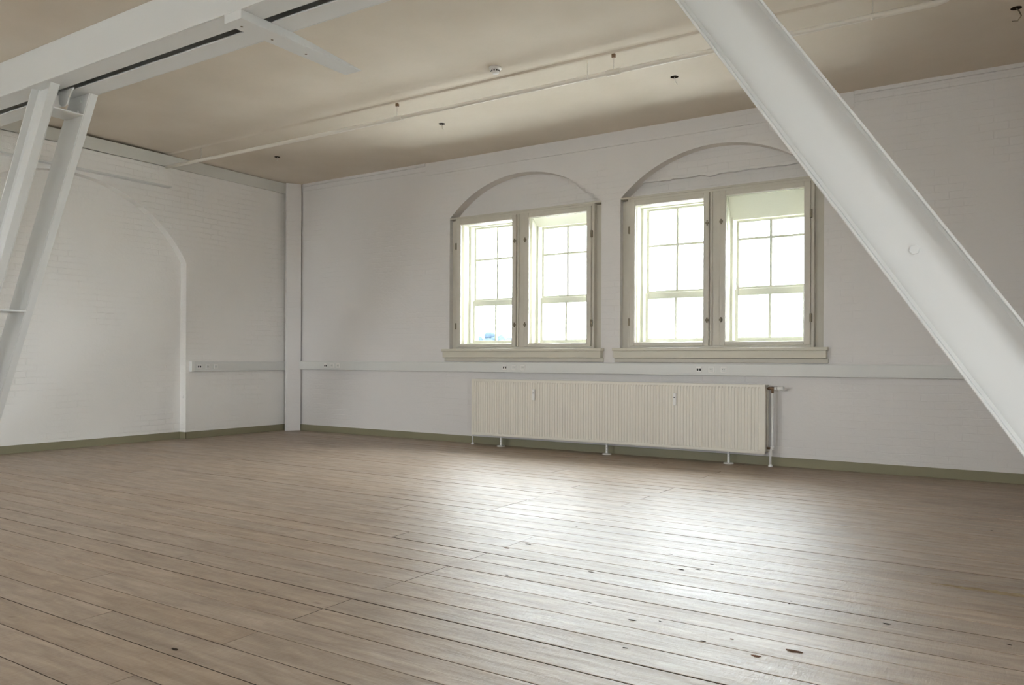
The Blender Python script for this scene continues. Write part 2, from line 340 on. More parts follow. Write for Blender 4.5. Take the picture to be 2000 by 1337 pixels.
# ---- left wall with blind arch
AY, AR, AZS = 5.30, 1.66, 2.52   # centre, half width
ARISE = .98; RD = .13
Ra = (AR*AR+ARISE*ARISE)/(2*ARISE); Zca = AZS+ARISE-Ra
def arcy(n=32):
    a0 = math.asin(min(1, AR/Ra))
    return [(AY+Ra*math.sin(-a0+2*a0*k/n), Zca+Ra*math.cos(-a0+2*a0*k/n)) for k in range(n+1)]
wl = MB()
def fy(mb, y0, y1, z0, z1, x=XL): mb.face([(x, y0, z0), (x, y1, z0), (x, y1, z1), (x, y0, z1)])
fy(wl, YF-.2, AY-AR, -.05, ZT); fy(wl, AY+AR, YW+.2, -.05, ZT)
A = arcy()
for (ya, za), (yb, zb_) in zip(A[:-1], A[1:]):
    wl.face([(XL, ya, za), (XL, yb, zb_), (XL, yb, ZT), (XL, ya, ZT)])
    wl.face([(XL, ya, za), (XL, yb, zb_), (XL-RD, yb, zb_), (XL-RD, ya, za)])
for yy in (AY-AR, AY+AR): wl.face([(XL, yy, -.05), (XL, yy, AZS), (XL-RD, yy, AZS), (XL-RD, yy, -.05)])
wl.box(XL-RD-.2, XL-RD, YF-.2, YW+.2, -.05, ZT)
wall_left = struct(wl, 'wall_left', M_wy, 'white painted brick wall with a shallow blind arch')

# ---- walls off frame
WX = [(-8.9, 1.5), (-4.6, 1.1)]; FZ0, FZ1 = .95, 2.95  # unseen windows added for room light, places and widths fitted to brightness
wf = MB(); edges = [XL-.2]
for cx, wd in WX: edges += [cx-wd/2, cx+wd/2]
edges.append(XR+.2)
for i in range(0, len(edges), 2): wf.box(edges[i], edges[i+1], YF-.35, YF, -.05, ZT)
for cx, wd in WX: wf.box(cx-wd/2, cx+wd/2, YF-.35, YF, -.05, FZ0).box(cx-wd/2, cx+wd/2, YF-.35, YF, FZ1, ZT)
struct(wf, 'wall_front', M_wx, 'white painted wall behind the camera with windows added for light')
RY = [(-2.2, 1.5), (-.3, 1.5)]  # more added windows, sized for the light coming from the right
wr = MB(); edges = [YF-.2]
for cy, wd in RY: edges += [cy-wd/2, cy+wd/2]
edges.append(YW+.2)
for i in range(0, len(edges), 2): wr.box(XR, XR+.35, edges[i], edges[i+1], -.05, ZT)
for cy, wd in RY: wr.box(XR, XR+.35, cy-wd/2, cy+wd/2, -.05, FZ0).box(XR, XR+.35, cy-wd/2, cy+wd/2, FZ1, ZT)
struct(wr, 'wall_right', M_wy, 'white painted wall to the right of the camera with windows added for light')

# ---- ceiling: the panel field towards the windows hangs 22 mm lower
YST = 6.60
cb_ = MB()
prof = [(YF-.2, ZC+.022), (YST-.05, ZC+.022), (YST-.02, ZC+.018), (YST, ZC+.003), (YST+.02, ZC), (YW+.2, ZC), (YW+.2, ZC+.3), (YF-.2, ZC+.3)]
cb_.prism([(XL-.25, y, z) for y, z in prof], (XR-XL+.5, 0, 0))
ceiling = struct(cb_, 'ceiling', M_ceil, 'taupe plaster ceiling with a soft step in front of the pipe')

# ---- skirtings
sk = MB(); hb = .098; tb = .018
sk.box(XL, XR, YW-tb, YW, 0, hb)
baseboard_back = struct(sk, 'baseboard_back', M_base, 'olive skirting board under the windows', bevel=.003)
sk = MB().box(XL, XL+tb, AY+AR-.02, YW-tb, 0, hb).box(XL-RD, XL-RD+tb, AY-AR, AY+AR-tb, 0, hb).box(XL-RD, XL+tb, AY+AR-tb, AY+AR, 0, hb).box(XL, XL+tb, YF, AY-AR, 0, hb)
struct(sk, 'baseboard_left', M_base, 'olive skirting board along the left wall', bevel=.003)

# ---- slanting board below the ceiling on the left wall
tr = MB().prism([(XL, YF, 3.83), (XL+.035, YF, 3.83), (XL+.125, YF, ZC-.008), (XL, YF, ZC-.008)], (0, YW-YF-.02, 0))
trim = struct(tr, 'trim_1', M_trim, 'grey cove board between left wall and ceiling', bevel=.002)

# ---- windows
def rect_frame(mb, x0, x1, z0, z1, wl_, wr_, wb_, wt_, y0, y1):
    mb.box(x0, x0+wl_, y0, y1, z0, z1).box(x1-wr_, x1, y0, y1, z0, z1).box(x0+wl_, x1-wr_, y0, y1, z0, z0+wb_).box(x0+wl_, x1-wr_, y0, y1, z1-wt_, z1)
    return mb
def vbar(mb, x, z0, z1, yf_, yb, w_=.015): mb.box(x-w_, x+w_, yf_, yb, z0, z1)
def hbar(mb, z, x0, x1, yf_, yb, w_=.014): mb.box(x0, x1, yf_+.003, yb-.003, z-w_, z+w_)
def make_window(name, cx, label, heads):
    t = bpy.data.objects.new(name, None); C.objects.link(t); t.location = (cx, YW, ZS); t['kind'] = 'structure'; t['label'] = label; t['category'] = 'window'
    # fixed casing: boards beside the casements, recessed 50 mm, head ledge and central post
    mb = MB()
    mb.box(cx-1.19, cx-1.075, YW+.07, YW+.10, 1.30, 3.115).box(cx+1.075, cx+1.19, YW+.07, YW+.10, 1.30, 3.115)
    rect_frame(mb, cx-1.09, cx+1.09, 1.305, 3.13, .035, .035, .022, .035, YW+.004, YW+.10)
    mb.box(cx-.075, cx+.075, YW+.006, YW+.10, 1.327, 3.095)
    part(mb, 'casing', M_frame, t, bevel=.003)
    part(MB().box(cx-1.185, cx+1.185, YW-.006, YW+.16, 3.125, 3.148), 'head_ledge', M_frame, t, bevel=.003)
    part(MB().box(cx-.052, cx-.028, YW-.014, YW+.006, 1.33, 3.10), 'cover_strip', M_frame, t, bevel=.004)
    # cream box frame between inner casements and outer sashes
    mb = MB()
    for sx in (-1, 1):
        xa, xb = sorted((cx+sx*.115, cx+sx*1.005))
        rect_frame(mb, xa-.02, xb+.02, 1.355, 3.06, .02, .02, .02, .02, YW+.10, YW+.22)
        rect_frame(mb, xa-.02, xb+.02, 1.355, 3.06, .045, .045, .035, .035, YW+.22, YW+.33)
        mb.box(xa-.11, xa-.02, YW+.10, YW+.33, 1.31, 3.12) if sx > 0 else mb.box(xb+.02, xb+.10, YW+.10, YW+.33, 1.31, 3.12)
    mb.box(cx-1.10, cx-1.024, YW+.10, YW+.33, 1.31, 3.12).box(cx+1.024, cx+1.10, YW+.10, YW+.33, 1.31, 3.12)
    mb.box(cx-1.10, cx+1.10, YW+.10, YW+.34, 1.29, 1.353).box(cx-1.10, cx+1.10, YW+.10, YW+.34, 3.062, 3.125)
    part(mb, 'box_frame', M_cream, t, bevel=.003, label='cream lining between inner casement and outer sash')
    for k, sx in enumerate((-1, 1)):
        # inner casement
        xa, xb = sorted((cx+sx*.064, cx+sx*1.056))
        c = part(rect_frame(MB(), xa, xb, 1.328, 3.092, .066, .066, .042, .060, YW-.022, YW+.018), 'casement', M_frame, t, bevel=.006)
        bead = MB(); rect_frame(bead, xa+.058, xb-.058, 1.364, 3.040, .012, .012, .010, .012, YW-.012, YW+.010); part(bead, 'glazing_bead', M_frame, c, bevel=.003)
        part(MB().box(xa+.06, xb-.06, YW+.001, YW+.005, 1.366, 3.036), 'pane', M_glass, c)
        for z in (2.74, 1.62):   # two worn hinges on the hanging side, two latches on the closing side
            hx = xa-.006 if sx < 0 else xb+.006
            part(MB().box(hx-.012, hx+.012, YW-.028, YW-.004, z-.045, z+.045), 'hinge', M_hinge, c, bevel=.003)
            lx = (xb-.018) if sx < 0 else (xa+.018)
            part(MB().box(lx-.020, lx+.020, YW-.034, YW-.022, z-.012, z+.012).box(lx-.006, lx+.006, YW-.040, YW-.022, z-.03, z+.03), 'latch', M_hinge, c, bevel=.002)
        # outer sashes
        xa, xb = sorted((cx+sx*.16, cx+sx*.96)); xm = (xa+xb)/2; hd = heads[k]
        if hd > .05:
            part(MB().prism([(xa-.045, YW+.27, 3.03-hd), (xa-.045, YW+.235, 3.03-hd), (xa-.045, YW+.115, 3.045), (xa-.045, YW+.27, 3.045)], (xb-xa+.09, 0, 0)), 'head_panel', M_cream, t, bevel=.003, label='cream board filling the top of the light')
        zt = 3.035-hd
        us = rect_frame(MB(), xa, xb, 1.965, zt, .035, .035, .05, .035, YW+.275, YW+.31)
        vbar(us, xm, 2.0, zt-.03, YW+.272, YW+.305); hbar(us, 2.567, xa+.03, xb-.03, YW+.272, YW+.305)
        o = part(us, 'upper_sash', M_cream, t, bevel=.004); part(MB().box(xa+.02, xb-.02, YW+.290, YW+.293, 1.99, zt-.02), 'pane', M_glass, o)
        ls = rect_frame(MB(), xa, xb, 1.385, 1.985, .04, .04, .04, .075, YW+.235, YW+.27); vbar(ls, xm, 1.42, 1.92, YW+.232, YW+.265)
        o = part(ls, 'lower_sash', M_cream, t, bevel=.004); part(MB().box(xa+.02, xb-.02, YW+.250, YW+.253, 1.40, 1.95), 'pane', M_glass, o)
    # sill
    s0, s1 = (cx-1.265, cx+1.235) if cx < -4 else (cx-1.255, cx+1.245)
    o = part(MB().box(s0, s1, YW-.095, YW+.09, 1.268, 1.303), 'sill', M_sill, t, bevel=.005)
    part(MB().box(s0+.012, s1-.012, YW-.078, YW, 1.182, 1.268), 'apron', M_sill, o, bevel=.005)
    part(MB().box(s0+.0, s1-.0, YW-.022, YW, 1.128, 1.182), 'moulding', M_frame, o, bevel=.008)
    return t
make_window('window_1', WC[0], 'left double window under a plain white arch', (.0, .09))
make_window('window_2', WC[1], 'right double window with a deep cream panel in its right light', (.0, .24))
for i, cx in enumerate(WC): portal('sky_portal', cx, YW+OUT+.05, 2.2, 2.12, 1.8, math.pi)
# unseen windows added behind and beside the camera to light the room
def fill_window(n, cx, cy, horiz, hw=.75):
    t = bpy.data.objects.new('window_%d' % n, None); C.objects.link(t); t.location = (cx, cy, FZ0); t['kind'] = 'structure'; t['label'] = 'unseen casement window added for the room light'; t['category'] = 'window'
    mb = MB(); g = MB()
    if horiz:
        rect_frame(mb, cx-hw, cx+hw, FZ0, FZ1, .07, .07, .07, .07, cy-.22, cy-.15); mb.box(cx-.04, cx+.04, cy-.22, cy-.15, FZ0, FZ1); mb.box(cx-hw+.05, cx+hw-.05, cy-.205, cy-.165, 2.4, 2.44)
        g.box(cx-hw+.05, cx+hw-.05, cy-.19, cy-.185, FZ0+.05, FZ1-.05)
    else:
        for a, b_ in ((cy-.75, cy-.68), (cy+.68, cy+.75), (cy-.03, cy+.03)): mb.box(cx+.15, cx+.22, a, b_, FZ0, FZ1)
        mb.box(cx+.15, cx+.22, cy-.68, cy+.68, FZ0, FZ0+.07).box(cx+.15, cx+.22, cy-.68, cy+.68, FZ1-.07, FZ1).box(cx+.165, cx+.205, cy-.7, cy+.7, 2.4, 2.44)
        g.box(cx+.185, cx+.19, cy-.7, cy+.7, FZ0+.05, FZ1-.05)
    part(mb, 'window_frame', M_cream, t, bevel=.004); part(g, 'pane', M_glass, t)
n = 3
for cx, wd in WX: fill_window(n, cx, YF, True, wd/2); portal('sky_portal', cx, YF-.36, (FZ0+FZ1)/2, wd-.1, 1.9, 0); n += 1
for cy, wd in RY: fill_window(n, XR, cy, False); portal('sky_portal', XR+.36, cy, (FZ0+FZ1)/2, 1.4, 1.9, math.pi/2); n += 1

# ================================================================== STEEL TRUSS
BW, TF = .30, .012
truss = thing('roof_truss', 'white painted steel roof truss of doubled channels crossing the near ceiling', 'truss', (-4.7, 3.93, ZC-.31))
ZB = 3.666
# top chord: two channels lying toe to toe with a slit between them
def chord(y_web, y_toe, name):
    s = 1 if y_toe > y_web else -1; x0, x1 = XL+.13, XR
    mb = MB().box(x0, x1, y_web, y_web+s*.010, ZB, ZC+.02).box(x0, x1, y_web+s*.010, y_toe, ZB, ZB+.014).box(x0, x1, y_web+s*.010, y_toe, ZC-.014+.02, ZC+.02)
    return part(mb, name, M_steel, truss, bevel=.004)
chord(3.70, 3.905, 'top_chord'); chord(4.18, 3.98, 'top_chord')
part(MB().box(XL+.13, XR, 3.905, 3.968, ZB+.045, ZB+.057), 'packing_strip', M_steel, truss, bevel=.002)
# diagonals: straight channels in the truss plane
def strut(xr_top, slope, sgn, y_web, y_toe, name='diagonal_strut', z_top=ZB, z_bot=-.0, tap=True):
    """xr_top: x of the edge towards the room's middle at ZB; slope = dx/dz; sgn -1 leans down-left, +1 down-right"""
    L_ = math.sqrt(1+slope*slope); ax = Vector((sgn*slope, 0, -1)).normalized()       # downwards along the member
    nx = Vector((sgn*1, 0, slope)).normalized()                                       # across, away from middle
    base = Vector((xr_top, 0, ZB))
    top, bot = z_top, z_bot
    def pt(across, z, y):
        p = base+nx*across; tt = (z-p.z)/ax.z; q = p+ax*tt; return (q.x, y, q.z)
    s = 1 if y_toe > y_web else -1
    mb = MB()
    def plate(a0, a1, ya, yb): mb.prism([pt(a0, top, ya), pt(a1, top, ya), pt(a1, bot, ya), pt(a0, bot, ya)], (0, yb-ya, 0))
    plate(0, BW, y_web, y_web+s*.010)
    for a0, a1 in ((0, .012), (BW-.012, BW)): plate(a0, a1, y_web+s*.010, y_toe)
    # rolled fillets beside the flanges
    for a, q in ((.012, 1), (BW-.012, -1)):
        mb.prism([pt(a, top, y_web+s*.010), pt(a+q*.016, top, y_web+s*.010), pt(a, top, y_web+s*.026)], Vector(pt(a, bot, 0))-Vector(pt(a, top, 0)))
    return part(mb, name, M_steel, truss, bevel=.0035), pt
LX, LS = -7.455, .592
o1, ptL = strut(LX, LS, -1, 3.827, 3.742)
o2, _ = strut(LX, LS, -1, 4.098, 4.183)
RX, RS = -1.965, .687
def strut_r():
    # its outer (lower-left) edge passes (-1.473, 2.947) and (-.004,.772)
    slope = (-.004+1.473)/(2.947-.772); x_low = -1.473-slope*(ZB-2.947)
    # across direction measured from the lower-left edge to the upper-right one
    nx = Vector((1, 0, slope)).normalized(); hx = BW*math.sqrt(1+slope*slope)          # horizontal breadth
    return slope, x_low, hx
sl, xlow, hx = strut_r()
o3, ptR = strut(xlow, sl, 1, 3.827, 3.742)
o4, _ = strut(xlow, sl, 1, 4.098, 4.183)
# hexagonal bolt head on the right diagonal
hx_ = Vector((-.405, 3.827, 1.635)); mb = MB()
mb.prism([(hx_.x+.023*math.cos(a), hx_.y, hx_.z+.023*math.sin(a)) for a in [math.radians(60*k+12) for k in range(6)]], (0, -.017, 0))
part(mb, 'bolt_head', M_steel, truss, bevel=.003)
# gusset plates with rounded foot between the paired diagonals
def gusset(xc, sgn, slope):
    """small rounded gusset tongue under the chord, between the two channels"""
    x0 = xc+sgn*.10; mb = MB(); poly = [(x0-.13, 3.93, ZB), (x0+.13, 3.93, ZB)]
    cx2, cz2 = xc+sgn*(.10+slope*.07), ZB-.075
    poly += [(cx2+.085*math.cos(a), 3.93, cz2+.075*math.sin(a)) for a in [math.radians(-10-16*k) for k in range(11)]]
    mb.prism(poly, (0, .012, 0)); part(mb, 'gusset_plate', M_steel, truss, bevel=.002)
    for k in range(2):
        q = Vector((xc+sgn*(.14+slope*.09*k), 4.098, ZB-.06-.09*k)); b2 = MB().tube([q, q-Vector((0, .014, 0))], .012, 6); part(b2, 'rivet', M_steel, truss)
gusset(LX, -1, LS); gusset(xlow, 1, sl)
part(MB().box(LX-.40, LX-.10, 3.827, 4.098, 3.468, 3.480), 'spacer_plate', M_steel, truss, bevel=.002)
part(MB().box(-8.98, -8.62, 3.835, 4.095, 1.622, 1.640), 'tie_plate', M_steel, truss, bevel=.003)
# end bracket under the chord
hb_ = thing('steel_arm', 'short white wedge-ended steel arm bolted under the roof truss', 'bracket', (-4.85, 3.74, 3.60))
part(MB().prism([(-4.93, 3.70, 3.600), (-4.93, 3.70, ZB-.001), (-4.93, 4.19, ZB-.001), (-4.93, 4.93, 3.606), (-4.93, 4.93, 3.600)], (.19, 0, 0)), 'arm', M_steel, hb_, bevel=.004)
for yy in (3.80, 4.08, 4.42): part(MB().lathe([(.006, 3.5965), (.010, 3.5985), (.010, 3.6)], -4.86, yy, 10), 'rivet', M_hinge, hb_)

# ---- steel beam end against the left wall
wbm = thing('wall_beam', 'white painted steel beam lying along the top of the left wall', 'beam', (XL+.04, 6.64, 3.545))
y_end = 6.648
part(MB().box(XL, XL+.055, YF+.1, y_end-.01, 3.555, 3.81), 'beam_web', M_wy, wbm, bevel=.004)
part(MB().box(XL+.055, XL+.062, 6.49, y_end-.0, 3.556, 3.81), 'end_plate', M_wy, wbm, bevel=.003)
part(MB().box(XL, XL+.095, YF+.1, y_end+.02, 3.535, 3.555), 'bottom_flange', M_steel, wbm, bevel=.003)

# ---- boxed corner post
poly = [(-9.945, 8.655), (-9.822, 8.853), (-9.86, 8.853), (-10.00, 8.84), (-10.03, 8.76), (-9.985, 8.668)]
pb = MB().prism([(x, y, 0.0) for x, y in poly], (0, 0, ZC)).build('corner_post', M_wx, None, .004); fix(pb, (-9.92, 8.78, 0))
tag(pb, 'tall white boxed post standing in the far corner of the room', 'post')

# ================================================================== CEILING PIPE and small ceiling fittings
YP, ZPi, RP = 6.625, 3.81, .022
pipe = thing('ceiling_pipe', 'thin white pipe hung below the ceiling along the windows', 'pipe', (-5, YP, ZPi))
part(MB().tube([(XL+.07, YP-.03, ZPi), (-9.6, YP-.02, ZPi), (-7, YP, ZPi), (-.56, YP, ZPi), (-.50, YP, ZPi+.012), (-.47, YP, ZPi+.05), (-.465, YP, ZC+.005)], RP, 20), 'pipe_run', M_pipe, pipe, smooth=True)
for x in (-5.83, -3.20): part(MB().tube([(x-.07, YP, ZPi), (x-.065, YP, ZPi), (x+.065, YP, ZPi), (x+.07, YP, ZPi)], [RP, RP+.007, RP+.007, RP], 20), 'coupling', M_pipe, pipe, smooth=True)
for x in (-9.3, -5.83, -3.47, -3.20, -1.0):
    h = part(MB().tube([(x, YP, ZPi+RP-.002), (x, YP, ZC+.003)], .0045, 8), 'hanger_rod', M_pipe, pipe, smooth=True)
    part(MB().tube([(x-.012, YP, ZPi), (x+.012, YP, ZPi)], RP+.003, 18), 'clip', M_pipe, h, smooth=True)
    if x in (-5.83, -3.20): part(MB().box(x-.016, x+.016, YP-.015, YP+.015, ZC-.03, ZC+.004), 'rod_anchor', M_brass, h, bevel=.003)

sd = thing('smoke_detector', 'small round white smoke detector on the ceiling', 'detector', (-4.34, 6.36, ZC))
ZD = ZC+.0225
part(MB().lathe([(.062, ZD), (.062, ZD-.014), (.056, ZD-.020), (.046, ZD-.022)], -4.34, 6.36, 36), 'detector_base', M_white, sd, smooth=True)
part(MB().lathe([(.036, ZD-.021), (.040, ZD-.028), (.040, ZD-.046), (.034, ZD-.058), (.016, ZD-.062)], -4.34, 6.36, 36), 'sensor_head', M_white, sd, smooth=True)
mb = MB()
for k in range(10):
    a = 2*math.pi*k/10; x, y = -4.34+.0405*math.cos(a), 6.36+.0405*math.sin(a); mb.box(x-.005, x+.005, y-.005, y+.005, ZD-.042, ZD-.032)
part(mb, 'vent_slot', M_black, sd)
for i, (x, lb) in enumerate(((-8.787, 'open wire hole in the ceiling nearest the corner post'), (-5.873, 'open wire hole in the ceiling above the left window'), (-2.943, 'open wire hole in the ceiling above the right window'), (-.073, 'open wire hole with a curled cable, right of the diagonal strut'))):
    y = 7.475
    t = thing('ceiling_outlet', lb, 'outlet', (x, y, ZC), 'open wire holes in the ceiling')
    part(MB().lathe([(.040, ZC+.002), (.040, ZC-.0015), (.036, ZC-.003)], x, y, 24), 'hole', M_dark, t)
    rg = random.Random(i); pts = [(x, y, ZC-.002)]
    if i == 3: pts += [(x+.02, y, ZC-.03), (x+.035, y, ZC-.07), (x+.01, y, ZC-.105), (x-.03, y, ZC-.10)]
    elif i == 0: pts += [(x+.02, y, ZC-.015), (x+.015, y, ZC-.04), (x-.01, y, ZC-.05)]
    else: pts += [(x+.01, y-.01, ZC-.03), (x+.02, y-.015, ZC-.06), (x+.04, y-.02, ZC-.09)]
    part(MB().tube(pts, .003 if i < 3 else .005, 8), 'wire', M_hinge if i == 3 else M_pipe, t, smooth=True)

# ================================================================== CABLE TRUNKING with sockets
def socket_x(cx, cz, y, kind, parent):
    """faceplate on a wall that faces -Y"""
    s = .034
    o = part(MB().box(cx-s, cx+s, y-.007, y, cz-s, cz+s), 'data_socket' if kind == 'd' else 'power_socket', M_white, parent, bevel=.003)
    if kind == 'd':
        for q in (-.0155, .0155): part(MB().box(cx+q-.0105, cx+q+.0105, y-.0085, y-.006, cz-.013, cz+.013), 'port', M_black, o, bevel=.002)
    else:
        part(MB().box(cx-.024, cx+.024, y-.010, y-.006, cz-.024, cz+.024), 'socket_face', M_trunk, o, bevel=.003)
        for q in (-.009, .009): part(MB().tube([(cx+q, y-.0115, cz+.004), (cx+q, y-.009, cz+.004)], .003, 8), 'pin_hole', M_dark, o)
def socket_y(cy, cz, x, kind, parent):
    s = .034
    o = part(MB().box(x, x+.007, cy-s, cy+s, cz-s, cz+s), 'data_socket' if kind == 'd' else 'power_socket', M_white, parent, bevel=.003)
    if kind == 'd':
        for q in (-.0155, .0155): part(MB().box(x+.006, x+.0085, cy+q-.0105, cy+q+.0105, cz-.013, cz+.013), 'port', M_black, o, bevel=.002)
    else:
        part(MB().box(x+.006, x+.010, cy-.024, cy+.024, cz-.024, cz+.024), 'socket_face', M_trunk, o, bevel=.003)
        for q in (-.009, .009): part(MB().tube([(x+.009, cy+q, cz+.004), (x+.0115, cy+q, cz+.004)], .003, 8), 'pin_hole', M_dark, o)
def trunk_profile(z0, z1, dep): return [(0, z0), (dep-.006, z0), (dep, z0+.006), (dep, z1-.012), (dep-.010, z1), (0, z1)]
T0, T1, TD = .982, 1.122, .060
tk = thing('cable_trunking', 'long grey-white cable trunking under both windows behind the radiator', 'trunking', (-4, YW, T0))
part(MB().prism([(-9.82, YW-dx, z) for dx, z in trunk_profile(T0, T1, TD)], (XR+9.82, 0, 0)), 'trunking_body', M_trunk, tk)
part(MB().box(-9.815, XR, YW-TD-.0025, YW-TD+.001, T0+.022, T1-.022), 'trunking_lid', M_trunk, tk, bevel=.001)
yf = YW-TD-.0025
for grp in ((-9.223, -9.08, -8.95), (-5.847, -5.70, -5.56), (-3.159, -3.013, -2.87)):
    for k, x in enumerate(grp): socket_x(x, 1.05, yf, 'd' if k == 0 else 'p', tk)
tl_ = thing('cable_trunking', 'short grey-white cable trunking on the left wall with a pale end cap', 'trunking', (XL, 8, T0))
part(MB().prism([(XL+dx, 7.03, z) for dx, z in trunk_profile(T0-.015, T1-.012, TD)], (0, 8.735-7.03, 0)), 'trunking_body', M_trunk, tl_)
part(MB().box(XL+TD-.001, XL+TD+.0025, 7.08, 8.73, T0+.007, T1-.034), 'trunking_lid', M_trunk, tl_, bevel=.001)
part(MB().box(XL, XL+TD+.006, 7.012, 7.055, T0-.019, T1-.008), 'end_cap', M_cap, tl_, bevel=.003, label='bright white end cap')
for k, y in enumerate((7.135, 7.275, 7.41)): socket_y(y, 1.035, XL+TD+.0025, 'd' if k == 0 else 'p', tl_)
kn = MB().lathe([(.020, 0), (.020, .012), (.012, .02)], 0, 0, 18).build('wall_knob', M_white); kn.data.transform(Matrix.Rotation(math.pi/2, 4, 'X')); kn.location = (XL-.06, AY+AR, .60)
tag(kn, 'tiny white round plug on the edge of the blind arch', 'knob')

# ================================================================== RADIATOR
RX0, RX1, RY0, RY1, RZ0, RZ1 = -6.296, -2.370, 8.686, 8.835, .150, .888
rad = thing('radiator', 'long cream ribbed panel radiator on feet below the two windows', 'radiator', ((RX0+RX1)/2, (RY0+RY1)/2, 0))
def rib_panel(yf_, dirn, name):
    """panel with pressed vertical flutes: plain border top and bottom, pressed field between"""
    bm = bmesh.new(); pitch = .0370; nrib = int((RX1-RX0-.05)/pitch); x = RX0+(RX1-RX0-nrib*pitch)/2
    prof = [(RX0, 0)]
    for k in range(nrib):
        a = x+k*pitch; prof += [(a, 0), (a+pitch*.14, .0075), (a+pitch*.52, .0075), (a+pitch*.66, 0)]
    prof.append((RX1, 0))
    zr = [(RZ0, 0), (RZ0+.018, 0), (RZ0+.034, 1), (RZ1-.036, 1), (RZ1-.020, 0), (RZ1, 0)]
    rows = [[bm.verts.new((px, yf_+dirn*pd*f, z)) for px, pd in prof] for z, f in zr]
    for i in range(len(rows)-1):
        for k in range(len(prof)-1): bm.faces.new([rows[i][k], rows[i][k+1], rows[i+1][k+1], rows[i+1][k]])
    yb = yf_+dirn*.016
    back = [bm.verts.new(p) for p in ((RX0, yb, RZ0), (RX1, yb, RZ0), (RX1, yb, RZ1), (RX0, yb, RZ1))]
    bm.faces.new(back); bm.faces.new([*rows[0], back[1], back[0]][::1]); bm.faces.new([*rows[-1], back[2], back[3]])
    bm.faces.new([r_[0] for r_ in rows]+[back[3], back[0]]); bm.faces.new([r_[-1] for r_ in rows]+[back[2], back[1]])
    q = MB(); q.b.free(); q.b = bm; return part(q, name, M_rad, rad)
rib_panel(RY0, 1, 'front_panel'); rib_panel(RY1, -1, 'back_panel')
mb = MB(); x = RX0+.04
while x < RX1-.02:
    mb.box(x, x+.002, RY0+.018, RY1-.018, RZ0+.03, RZ1-.03); x += .03
part(mb, 'convector_fins', M_raddark, rad)
mb = MB().box(RX0, RX1, RY0+.004, RY0+.030, RZ1-.004, RZ1+.004).box(RX0, RX1, RY1-.030, RY1-.004, RZ1-.004, RZ1+.004)
x = RX0
while x < RX1-.01:
    mb.box(x, x+.012, RY0+.030, RY1-.030, RZ1-.004, RZ1+.003); x += .030
part(mb, 'top_grille', M_rad, rad)
part(MB().box(RX1+.000, RX1+.0035, RY0+.018, RY0+.045, RZ0+.02, RZ1-.02).box(RX1, RX1+.0035, RY1-.058, RY1-.035, RZ0+.02, RZ1-.02), 'side_rail', M_rad, rad, bevel=.001)
part(MB().box(RX0-.0035, RX0, RY0+.018, RY1-.018, RZ0+.02, RZ1-.02), 'side_cover', M_rad, rad, bevel=.001)
part(MB().box(RX0+.005, RX1-.005, RY0+.010, RY0+.022, RZ0-.010, RZ0), 'bottom_lip', M_rad, rad)
for x in (-5.86, -4.30, -2.79):
    y = RY0+.075
    f = part(MB().box(x-.012, x+.012, y-.012, y+.012, .010, RZ0+.03), 'foot', M_white, rad, bevel=.003)
    part(MB().lathe([(.058, 0), (.058, .008), (.050, .013), (.020, .015)], x, y, 32), 'foot_plate', M_white, f, smooth=False)
    part(MB().box(x-.03, x+.03, y-.018, y+.018, RZ0-.006, RZ0+.002), 'saddle', M_white, f)
    for z in (.05, .085, .12): part(MB().tube([(x, y-.0125, z), (x, y-.0115, z)], .003, 8), 'slot', M_black, f)
for x, lb in ((-5.303, ''), (-3.395, '')):
    h = part(MB().box(x-.019, x+.019, RY0-.022, RY0+.001, .635, .778), 'heat_meter', M_white, rad, bevel=.006, label='small white heat meter')
    part(MB().box(x-.010, x+.008, RY0-.0232, RY0-.0215, .722, .732), 'display', M_black, h)
# valve side (right)
xv, yv = -2.312, RY0+.085
v = part(MB().tube([(RX1, yv, .852), (RX1+.012, yv, .852), (RX1+.012, yv, .852), (xv+.018, yv, .852)], [.010, .010, .016, .016], 14).tube([(xv, yv, .87), (xv, yv, .80)], .013, 14).tube([(RX1+.016, yv, .852), (RX1+.03, yv, .852)], .020, 6), 'valve', M_brass, rad, smooth=False, label='tarnished brass valve')
part(MB().tube([(xv+.018, yv, .853), (xv+.020, yv, .853), (xv+.045, yv, .853), (xv+.050, yv, .853)], [.014, .019, .019, .013], 20), 'collar', M_white, v, smooth=True)
part(MB().tube([(xv+.050, yv, .853), (xv+.056, yv, .853), (xv+.112, yv, .853), (xv+.120, yv, .853)], [.010, .024, .023, .012], 24), 'thermostat_head', M_white, v, smooth=True)
part(MB().tube([(xv+.0495, yv, .853), (xv+.0555, yv, .853)], .0155, 16), 'ring', M_black, v)
part(MB().tube([(xv, yv, .815), (xv, yv, .24), (xv-.002, yv, .205), (xv-.014, yv, .185), (xv-.020, yv, .15), (xv-.020, yv, .02)], .0125, 16), 'supply_pipe', M_white, rad, smooth=True)
part(MB().tube([(xv-.020, yv, .165), (xv-.020, yv, .150), (xv-.020, yv, .115), (xv-.020, yv, .110)], [.013, .019, .019, .013], 16).tube([(xv, yv, .225), (xv, yv, .185)], .019, 16), 'pipe_union', M_white, rad, smooth=True)
part(MB().tube([(RX1, yv, .200), (RX1+.035, yv, .200)], .012, 12), 'return_stub', M_brass, rad)
part(MB().lathe([(.024, 0), (.024, .012), (.015, .028)], xv-.020, yv, 20), 'floor_collar', M_white, rad)
